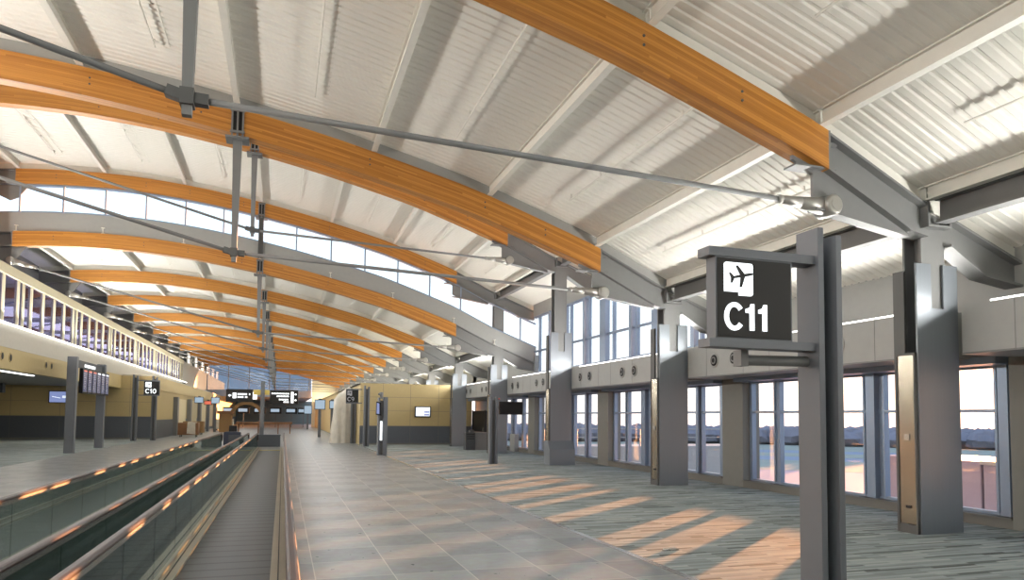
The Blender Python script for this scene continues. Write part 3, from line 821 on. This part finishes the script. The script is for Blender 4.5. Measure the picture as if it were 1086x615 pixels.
def wall_screen(label, x0, x1, y, z0, z1, cat='screen'):
    b = MB().box(x0, x1, y - .08, y, z0, z1).build('wall_screen', 'black', bevel=.01)
    tag(b, label, cat, 'wall screens')
    MB().box(x0 + .05, x1 - .05, y - .085, y - .08, z0 + .05, z1 - .05).build('screen_face', 'screen_blue', b)
    m = MB(); w = x1 - x0; h = z1 - z0
    for i in range(6): m.box(x0 + w * (.15 + .06 * i), x0 + w * (.22 + .06 * i), y - .088, y - .085, z0 + h * (.5 - .02 * i), z0 + h * (.54 - .02 * i))
    m.box(x0 + w * .6, x0 + w * .85, y - .088, y - .085, z0 + h * .42, z0 + h * .6)
    m.build('screen_mark', 'screen_text', b)
wall_screen('blue wall screen on the tan alcove wall beside the flight board', -15.7, -14.3, 56.96, 2.55, 3.4)
b = MB().box(8.28, 9.36, 45.88, 45.96, 1.8, 2.52).build('wall_screen', 'black', bevel=.01)
tag(b, 'bright wall screen on the tan wall past the black monitor', 'screen', 'wall screens')
MB().box(8.35, 9.29, 45.875, 45.88, 1.88, 2.46).build('screen_face', 'screen_text', b)
m = MB(); m.box(8.9, 9.25, 45.87, 45.875, 2.1, 2.2); m.box(8.9, 9.25, 45.87, 45.875, 1.92, 2.02); m.build('screen_mark', 'screen_blue', b)

# kiosk post
t = thing('kiosk_post', (4.6, 34, 0), 'grey kiosk post with tablet, camera and lit strip', 'kiosk')
m = MB(); m.box(4.36, 4.44, 33.9, 34.3, 0, 2.75); m.build('post_plate', 'post', t); m = MB(); m.box(4.6, 4.8, 33.85, 34.25, 0, 2.78); m.build('post_plate', 'post', t)
m = MB(); m.box(4.44, 4.6, 33.98, 34.05, 0, 2.6); m.build('post_core', 'steel_dark', t)
m = MB(); m.prism([(4.22, 1.92), (4.48, 1.88), (4.46, 2.5), (4.24, 2.56)], 33.7, 33.8); tb = m.build('tablet', 'black', t)
m = MB(); m.prism([(4.25, 1.98), (4.38, 1.96), (4.37, 2.46), (4.26, 2.5)], 33.69, 33.7); m.build('tablet_screen', 'screen_blue', tb)
m = MB(); m.box(4.46, 4.56, 33.9, 33.98, .7, 1.62); m.build('light_strip', 'sign_white', t)
m = MB(); m.tube((4.52, 34, 2.7), (4.48, 34, 3.0), .06, .1, 10); m.tube((4.48, 34, 2.98), (4.36, 33.85, 2.9), .05, n=10); m.build('camera', 'steel', t)

# monitor post by column
t = thing('monitor_post', (8.05, 26.95, 0), 'grey double post holding a black switched-off monitor', 'monitor post')
m = MB(); m.box(7.88, 7.97, 26.85, 27.1, 0, 2.68); m.build('post_plate', 'post', t); m = MB(); m.box(8.1, 8.19, 26.8, 27.05, 0, 2.68); m.build('post_plate', 'post', t)
m = MB(); m.box(7.97, 8.1, 26.93, 26.98, 0, 2.55); m.build('post_core', 'steel_dark', t)
m = MB(); m.box(8.27, 9.25, 26.85, 26.95, 1.98, 2.5); mo = m.build('monitor', 'black', t, bevel=.01)
MB().box(8.3, 9.22, 26.845, 26.85, 2.02, 2.47).build('monitor_screen', 'black_vent', mo)
m = MB(); m.box(8.15, 8.3, 26.92, 26.97, 2.2, 2.3); m.build('bracket', 'steel', t)
MB().lathe((8.25, 26.85, 2.58), [(.035, 0), (.04, .03), (.02, .06)], 'Z', 10).build('red_beacon', 'red', t)

# gate podium and door by the tan wall
t = thing('gate_podium', (10.7, 38.2, 0), 'dark grey gate podium with a slotted rack beside the doorway', 'podium')
m = MB(); m.box(9.75, 10.3, 38.0, 38.5, 0, 1.0); rk = m.build('rack', 'barricade', t)
m = MB()
for z in (.62, .74, .86): m.box(9.8, 10.25, 37.985, 38.0, z, z + .05)
m.build('slot', 'black', rk)
m = MB(); m.box(10.35, 11.35, 38.2, 38.9, 0, .92); m.prism([(10.3, .92), (11.4, .92), (11.4, .98), (10.3, 1.02)], 38.1, 39); m.build('counter', 'steel', t)
m = MB(); m.box(10.0, 10.25, 38.1, 38.3, 1.0, 1.12); m.build('printer', 'barricade', t)
m = MB(); m.box(12.0, 12.2, 41.9, 44.9, 0, 2.25); m.box(11.95, 12.0, 41.8, 41.95, 0, 2.3); m.box(11.95, 12.0, 44.85, 45, 0, 2.3)
d = st(m.build('door_1', 'black')); MB().tube((11.94, 42.2, .9), (11.94, 42.2, 1.2), .02).build('door_handle', 'aluminium', d)
m = MB(); m.box(11.95, 12.2, 36.0, 36.8, 0, .95)
tag(m.build('low_cabinet', 'panel_grey'), 'pale low cabinet at the window foot behind the monitor post', 'cabinet')

# ------------------------------------------------------------------ far end of the concourse
t = thing('overhead_sign', (-1.75, 67, 0), 'pair of dark overhead direction signs on one central post', 'overhead sign')
MB().box(-1.95, -1.6, 66.95, 67.2, 0, 4.9).build('post', 'post', t)
for i, (xa, xb, za, zb) in enumerate(((-4.85, -2.62, 2.98, 4.12), (-1.15, 1.28, 2.86, 4.1))):
    b = MB().box(xa, xb, 67.0, 67.15, za, zb).build('sign_panel', 'sign_face', t)
    w = MB()
    if i == 0:
        w.box(xa + .55, xa + .85, 66.98, 67, za + .32, za + .82)
        for z, ln in ((.62, 1.1), (.36, .85)):
            for q in range(8):
                if random.random() < .85: w.box(xa + .95 + q * ln / 8, xa + .95 + (q + .75) * ln / 8, 66.98, 67, za + z, za + z + .16)
        w.prism([(xa + .16, za + .57), (xa + .32, za + .7), (xa + .32, za + .62), (xa + .44, za + .62), (xa + .44, za + .52), (xa + .32, za + .52), (xa + .32, za + .44)], 66.98, 67)
    else:
        w.box(xb - .62, xb - .38, 66.98, 67, za + .08, za + 1.1)
        for z, ln in ((.86, 1.6), (.62, 1.15), (.32, .95), (.1, .55)):
            n = int(ln / .12)
            for q in range(n): w.box(xb - .7 - ln + q * .12, xb - .7 - ln + q * .12 + .09, 66.98, 67, za + z, za + z + .14)
        for z in (.78, .25): w.prism([(xb - .1, za + z + .1), (xb - .2, za + z + .22), (xb - .2, za + z + .15), (xb - .3, za + z + .15), (xb - .3, za + z + .05), (xb - .2, za + z + .05), (xb - .2, za + z - .02)], 66.98, 67)
    w.build('lettering', 'sign_white', b)
MB().box(-2.55, -1.95, 67.02, 67.1, 3.65, 4.1).build('yellow_plate', 'yellow', t); MB().box(-1.6, -1.2, 67.02, 67.1, 3.65, 4.1).build('yellow_plate', 'yellow', t)

# draped kiosk
def drape():
    n = 40; vs = []; rows = [0, .4, .9, 1.5, 2.1, 2.7, 3.15, 3.45, 3.6]
    for j, z in enumerate(rows):
        f = 1.12 - .14 * min(1, z / 2) if z < 3.3 else .9 - (z - 3.3) * 1.2
        for i in range(n):
            a = 2 * math.pi * i / n
            c, s_ = math.cos(a), math.sin(a)
            k = 1 / max(abs(c), abs(s_)) ** .75
            wob = 1 + .09 * math.sin(a * 9 + z * .9) * (1 - z / 6) + .06 * math.sin(a * 13 + z * 2.4) + .03 * math.sin(a * 5 + z * 5)
            dx = .12 * z if c > 0 else 0
            vs.append((3.8 + .62 * f * k * c * wob + .05 * z, 49.2 + .6 * f * k * s_ * wob, z + (.25 * c * (z / 3.6))))
    fs = [(j * n + i, j * n + (i + 1) % n, (j + 1) * n + (i + 1) % n, (j + 1) * n + i) for j in range(len(rows) - 1) for i in range(n)]
    fs.append(tuple(range((len(rows) - 1) * n, len(rows) * n)))
    return MB().quadmesh(vs, fs)
tag(drape().build('draped_kiosk', 'plastic_sheet', smooth=True), 'tall stand wrapped in pale plastic sheeting beside the C9 posts', 'draped stand')

def cart(label, x, y, w, d, h, mat, sheet=None):
    t = thing('cart', (x, y, 0), label, 'cart', 'wrapped carts and furniture')
    MB().box(x - w / 2, x + w / 2, y - d / 2, y + d / 2, .18, h).build('body', mat, t, bevel=.03)
    if sheet: 
        m = MB(); m.prism([(x - w * .05, .3), (x + w * .38, .22), (x + w * .36, h + .04), (x - w * .02, h + .06)], y - d / 2 - .05, y + d / 2); m.build('sheet', sheet, t)
    for sx in (-1, 1):
        for sy in (-1, 1): MB().lathe((x + sx * w * .38, y + sy * d * .36, .09), [(.09, -.03), (.09, .03)], 'X', 12).build('wheel', 'black', t)
cart('brown wrapped cart with a pale sheet, closest to the far walkway', -7.2, 62, 1.5, 1.2, 1.15, 'wood_brown', 'plastic_sheet')
cart('brown wrapped cart behind the one with the pale sheet', -7.6, 69, 1.7, 1.2, 1.2, 'cardboard', None)
cart('pale wrapped bundle on wheels past the brown carts', -6.4, 87, 2.0, 1.2, 1.3, 'plastic_sheet', 'white_paint')
t = thing('wooden_kiosk', (-5.6, 78, 0), 'brown wooden kiosk with an overhanging top by the far signs', 'kiosk')
MB().box(-6.2, -5.0, 77.6, 78.6, 0, 1.9).build('body', 'cardboard', t, bevel=.02); MB().box(-6.4, -4.8, 77.4, 78.8, 1.9, 2.2).build('top', 'wood_brown', t)
t = thing('long_table', (-1.2, 72, 0), 'long brown table across the walkway under the overhead signs', 'table')
MB().box(-4.2, .9, 71.5, 72.4, .95, 1.15).build('tabletop', 'wood_brown', t)
for x in (-4.0, -2.2, -.4, .7):
    MB().box(x - .05, x + .05, 71.6, 71.7, 0, .95).build('leg', 'wood_brown', t); MB().box(x - .05, x + .05, 72.2, 72.3, 0, .95).build('leg', 'wood_brown', t)
# far arch and screens
def screen_post(label, x, y, z0, z1, w, red=False):
    t = thing('screen_post', (x, y, 0), label, 'screen', 'far hanging screens')
    MB().box(x - .12, x + .12, y, y + .2, 0, z1 + .1).build('post', 'post', t)
    b = MB().box(x - w / 2, x + w / 2, y - .12, y - .02, z0, z1).build('screen_body', 'black', t)
    MB().box(x - w / 2 + .05, x + w / 2 - .05, y - .125, y - .12, z0 + .05, z1 - .05).build('screen_face', 'screen_red' if red else 'screen_pale', b)
screen_post('lit far screen on a post, closest to the C10 sign', -8.4, 80, 3.0, 3.65, .9)
screen_post('red far screen between two lit ones', -7.7, 82, 2.85, 3.3, .8, True)
screen_post('lit far screen beside the dark overhead sign', -6.8, 80, 2.95, 3.65, .85)
screen_post('lit far screen in front of the cream end wall, beside the draped stand', 3.0, 62, 2.35, 3.2, .9)
screen_post('lit far screen on a dark post next to the draped stand', 3.9, 60, 2.4, 3.1, .5)
screen_post('small lit far screen at the corner of the cream end wall', 3.1, 95, 2.0, 3.1, 1.0)
for i, x in enumerate((-7.4, -5.4, -3.2, -1.0, 1.2, 2.9)):
    b = MB().box(x - .8, x + .8, 108, 108.2, 2.0, 2.9).build('counter_screen', 'black')
    MB().box(x - .7, x + .5, 107.99, 108, 2.25, 2.7).build('screen_face', 'screen_pale', b)
    tag(b, '%s small lit screen in the dim far hall, counted from the alcove side' % ORD[i], 'screen', 'screens in the far hall')
    m = MB(); m.box(x - .05, x + .05, 108.05, 108.15, 0, 2.0); m.build('stand', 'post', b)
t = thing('archway', (-3.9, 100, 0), 'tan rounded archway framing a bright counter in the far hall', 'archway')
m = MB(); m.prism(ring_poly(-4.6, 1.4, 2.2, 2.2, .45, .45, 0, math.pi, 20), 99.8, 100.4); m.box(-6.8, -6.35, 99.8, 100.4, 0, 1.4); m.box(-2.85, -2.4, 99.8, 100.4, 0, 1.4); m.build('arch', 'cardboard', t)
MB().box(-5.6, -3.4, 101, 101.1, 3.9, 4.9).build('light_panel', 'white_emit', t)
# gate columns (pilasters) along the left rooms
for i in range(5):
    y = 66 + i * 9
    o = MB().box(-8.95, -8.6, y, y + .9, 0, 3.3).build('pilaster', 'steel')
    tag(o, '%s dark upright on the far tan room front past the C10 sign' % ORD[i], 'pilaster', 'dark uprights on the far rooms')
    o = MB().box(-8.92, -8.84, y + 1.2, y + 7.4, .3, 3.2).build('shop_front', 'tan_pale')
    tag(o, '%s pale room front between dark uprights past the C10 sign' % ORD[i], 'room front', 'pale room fronts')

# ------------------------------------------------------------------ floor litter
m = MB(); m.tube((5.2, 8.9, .015), (5.42, 8.93, .02), .02, n=8); m.box(5.3, 5.44, 8.86, 8.9, .004, .03)
tag(m.build('crumpled_wrapper', 'aluminium', bevel=.004), 'small crumpled silver wrapper lying on the sunlit carpet', 'wrapper')

# ------------------------------------------------------------------ outdoors
GZ = -10.
st(MB().box(12.8, 900, -400, 900, GZ - .3, GZ).build('ground', 'apron'))
def ring_strip(name, r0, r1, mat):
    vs = []; n = 60
    for i in range(n + 1):
        a = R_(-30 + 180 * i / n - 10)
        for r in (r0, r1): vs.append((12 + r * math.sin(a), r * math.cos(a), GZ + .03))
    st(MB().quadmesh(vs, [(2 * i, 2 * i + 1, 2 * i + 3, 2 * i + 2) for i in range(n)]).build(name, mat))
ring_strip('ground', 236, 262, 'grass_out'); ring_strip('ground', 170, 214, 'grass_out'); ring_strip('ground', 285, 350, 'grass_out')
# trees: a wooded ridge nobody could count
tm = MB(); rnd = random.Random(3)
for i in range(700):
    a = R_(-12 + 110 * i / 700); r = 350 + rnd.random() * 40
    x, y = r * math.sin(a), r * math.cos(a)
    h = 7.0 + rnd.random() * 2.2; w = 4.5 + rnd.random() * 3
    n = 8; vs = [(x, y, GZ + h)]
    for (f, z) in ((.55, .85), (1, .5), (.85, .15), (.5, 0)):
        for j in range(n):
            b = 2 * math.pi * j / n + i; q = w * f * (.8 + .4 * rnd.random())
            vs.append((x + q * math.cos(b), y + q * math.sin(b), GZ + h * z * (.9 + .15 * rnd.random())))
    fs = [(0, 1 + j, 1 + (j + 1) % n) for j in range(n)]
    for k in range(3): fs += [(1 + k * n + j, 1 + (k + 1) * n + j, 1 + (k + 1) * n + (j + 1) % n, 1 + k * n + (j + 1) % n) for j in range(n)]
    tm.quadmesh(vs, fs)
o = tm.build('treeline', 'tree_hazed'); o['kind'] = 'stuff'; o['label'] = 'hazy dark band of trees beyond the runway'; o['category'] = 'trees'
# roof equipment seen low through the end window
t = thing('equipment_housing', (16, 12, -10), 'purple grey metal housing just outside the window at the picture edge', 'equipment housing')
MB().box(16, 18.5, 12.55, 15.3, -10, .93).build('housing_body', 'equip', t, bevel=.03)
MB().box(15.95, 17.6, 10.4, 12.45, -10, .88).build('cladding_box', 'equip', t, bevel=.03); MB().box(15.9, 17.7, 10.35, 12.5, .86, .95).build('coping', 'steel_light', t)
t = thing('service_truck', (40, 38, GZ), 'dark airport service truck parked on the apron outside', 'truck')
MB().box(37, 44, 36, 39, GZ + .7, GZ + 3.6).build('cargo_box', 'equip', t, bevel=.08); MB().prism([(44, GZ + .7), (46, GZ + .7), (46, GZ + 1.8), (45.4, GZ + 2.8), (44, GZ + 2.8)], 36.2, 38.8).build('cab', 'panel_grey', t)
for x in (38.4, 42.5, 45):
    for y in (36, 39): MB().lathe((x, y, GZ + .5), [(.5, -.15), (.5, .15)], 'Y', 16).build('wheel', 'black', t)
# jet bridge outside the tall windows
t = thing('jet_bridge', (18, 40, GZ), 'pale jet bridge with outside stairs seen through the tall windows', 'jet bridge')
MB().box(15.2, 30, 40.2, 43.2, -2.9, .1).build('tunnel', 'panel_grey', t, bevel=.05)
for x in (19, 27): MB().box(x, x + .5, 41, 42.4, GZ, -2.9).build('support', 'panel_grey', t)
m = MB()
for i in range(14): m.box(17.0, 18.2, 40.0 - .45 * (i + 1), 40.0 - .45 * i, -2.9 - .5 * i - .08, -2.9 - .5 * i)
m.build('stairs', 'panel_grey', t)
for x in (17.0, 18.2):
    m = MB(); m.tube((x, 40.0, -1.9), (x, 33.8, -8.8), .05, n=8)
    for i in range(0, 14, 1): m.tube((x, 39.8 - .45 * i, -2.95 - .5 * i), (x, 39.8 - .45 * i, -2.1 - .5 * i), .03, n=6)
    m.build('stair_rail', 'panel_grey', t)
m = MB()
for x in (15.3, 17.5, 19.7, 21.9, 24.1, 26.3, 28.5): m.tube((x, 40.3, .1), (x, 40.3, 1.2), .04, n=6)
m.tube((15.3, 40.3, 1.2), (28.5, 40.3, 1.2), .04, n=6); m.tube((15.3, 40.3, .65), (28.5, 40.3, .65), .03, n=6)
m.build('roof_rail', 'panel_grey', t)

# ------------------------------------------------------------------ lights
def area(name, loc, sx, sy, power, col, rot=(math.pi, 0, 0)):
    l = bpy.data.lights.new(name, 'AREA'); l.shape = 'RECTANGLE'; l.size = sx; l.size_y = sy; l.energy = power; l.color = col
    o = bpy.data.objects.new(name, l); COL.objects.link(o); o.location = loc; o.rotation_euler = rot
    return o
UP = (1., .98, .93)
PR, PL, FILL, EXPO = 420, 590, 125, 0.0
for k in range(-1, 5):
    area('uplight', (11.25, P(k) + S / 2, 3.98), .15, 7.2, PR, UP, (math.pi, R_(-54), 0))
for k in range(5, 13):
    area('uplight', (11.0, P(k) + S / 2, 4.1), .15, 7.2, PR, UP, (math.pi, R_(-54), 0))
for k in range(-1, 10):
    area('uplight', (-10.95, P(k) + S / 2, 5.74), .12, 8.2, PL, UP, (math.pi, R_(52), 0))
for k in range(-1, 13):  # added ambient fill under the roof, no fixtures there
    for x, z in ((3.4, 7.2), (-4.6, 8.7)):
        area('fill_or_strip_light', (x, P(k) + S / 2, z), 3.0, 5.5, FILL, (.93, .97, 1), (0, 0, 0))
# alcove soffit lights
area('fill_or_strip_light', (-12.2, 38, 3.7), .15, 10, 60, (1, .95, .88), (0, 0, 0))
area('fill_or_strip_light', (-15, 50, 3.7), .3, 6, 90, (1, .93, .8), (0, 0, 0))
# added ambient fill for the far rooms, lamps without fixtures
for y in (70, 90, 108): area('fill_or_strip_light', (-6, y, 4.5), 2, 6, 70, (1, .9, .74), (0, 0, 0))
for y in (80, 100): area('fill_or_strip_light', (1.5, y, 6.5), 2, 5, 60, (1, .9, .74), (0, 0, 0))
area('fill_or_strip_light', (5.5, 110, 4.2), 1, 1, 90, (1, .85, .55), (R_(90), 0, 0))
area('mezz_light', (-14, 45, 9.1), 1, 60, 700, (.75, .78, 1), (0, 0, 0))

AZ, EL = R_(51.2), R_(2.55)
sd = Vector((math.sin(AZ) * math.cos(EL), math.cos(AZ) * math.cos(EL), math.sin(EL)))
sun = bpy.data.lights.new('sun', 'SUN'); sun.energy = 34; sun.color = (1, .4, .15); sun.angle = R_(.7)
so = bpy.data.objects.new('sun', sun); COL.objects.link(so); so.rotation_euler = (-sd).to_track_quat('-Z', 'Y').to_euler()

w = bpy.data.worlds.new('world'); SC.world = w; w.use_nodes = True
n = w.node_tree.nodes; l = w.node_tree.links; n.clear()
out = n.new('ShaderNodeOutputWorld'); bg = n.new('ShaderNodeBackground')
tc = n.new('ShaderNodeTexCoord'); sp = n.new('ShaderNodeSeparateXYZ'); l.new(tc.outputs['Generated'], sp.inputs[0])
rp = n.new('ShaderNodeValToRGB'); cr = rp.color_ramp
mr = n.new('ShaderNodeMapRange'); mr.inputs['From Min'].default_value = -.1; mr.inputs['From Max'].default_value = 1; l.new(sp.outputs['Z'], mr.inputs[0])
cr.elements[0].position = 0; cr.elements[0].color = (.55, .5, .5, 1)
cr.elements[1].position = 1; cr.elements[1].color = (.42, .6, 1., 1)
for p, c in ((.085, (1.0, .86, .82)), (.12, (1.0, .95, .93)), (.2, (.9, .96, 1.0)), (.45, (.6, .78, 1.0))):
    e = cr.elements.new(p); e.color = c + (1,)
l.new(mr.outputs[0], rp.inputs[0])
dt = n.new('ShaderNodeVectorMath'); dt.operation = 'DOT_PRODUCT'; dt.inputs[1].default_value = sd; l.new(tc.outputs['Generated'], dt.inputs[0])
pw = n.new('ShaderNodeMath'); pw.operation = 'POWER'; pw.inputs[1].default_value = 60; pw.use_clamp = True
mxx = n.new('ShaderNodeMath'); mxx.operation = 'MAXIMUM'; mxx.inputs[1].default_value = 0; l.new(dt.outputs['Value'], mxx.inputs[0]); l.new(mxx.outputs[0], pw.inputs[0])
gm = n.new('ShaderNodeMix'); gm.data_type = 'RGBA'; gm.blend_type = 'ADD'; gm.clamp_result = False
gm.inputs['B'].default_value = (1.6, .8, .35, 1)
l.new(pw.outputs[0], gm.inputs['Factor']); l.new(rp.outputs[0], gm.inputs['A']); l.new(gm.outputs['Result'], bg.inputs['Color'])
bg.inputs['Strength'].default_value = 1.6
l.new(bg.outputs[0], out.inputs['Surface'])

# ------------------------------------------------------------------ camera
cam = bpy.data.cameras.new('camera'); co = bpy.data.objects.new('camera', cam); COL.objects.link(co); SC.camera = co
f, yaw, pitch, roll, ppy, h = 740.52, .3162, .0566, .0100, 400.0, 1.8912
fw = Vector((math.sin(yaw) * math.cos(pitch), math.cos(yaw) * math.cos(pitch), math.sin(pitch)))
rt = Vector((math.cos(yaw), -math.sin(yaw), 0)); up = rt.cross(fw)
rt2 = rt * math.cos(roll) + up * math.sin(roll); up2 = up * math.cos(roll) - rt * math.sin(roll)
co.matrix_world = Matrix(((rt2.x, up2.x, -fw.x, 0), (rt2.y, up2.y, -fw.y, 0), (rt2.z, up2.z, -fw.z, h), (0, 0, 0, 1)))
cam.sensor_width = 36; cam.sensor_fit = 'HORIZONTAL'; cam.lens = f * 36 / 1086; cam.shift_x = 0; cam.shift_y = (ppy - 307.5) / 1086
cam.clip_end = 2000; cam.clip_start = .05

vs_ = SC.view_settings; vs_.view_transform = 'Standard'; vs_.look = 'None'; vs_.gamma = 1; vs_.exposure = EXPO; vs_.use_curve_mapping = False
cy = SC.cycles
cy.max_bounces = 8; cy.diffuse_bounces = 4; cy.glossy_bounces = 3; cy.transmission_bounces = 4; cy.transparent_max_bounces = 16
cy.caustics_reflective = False; cy.caustics_refractive = False; cy.sample_clamp_indirect = 6; cy.sample_clamp_direct = 0
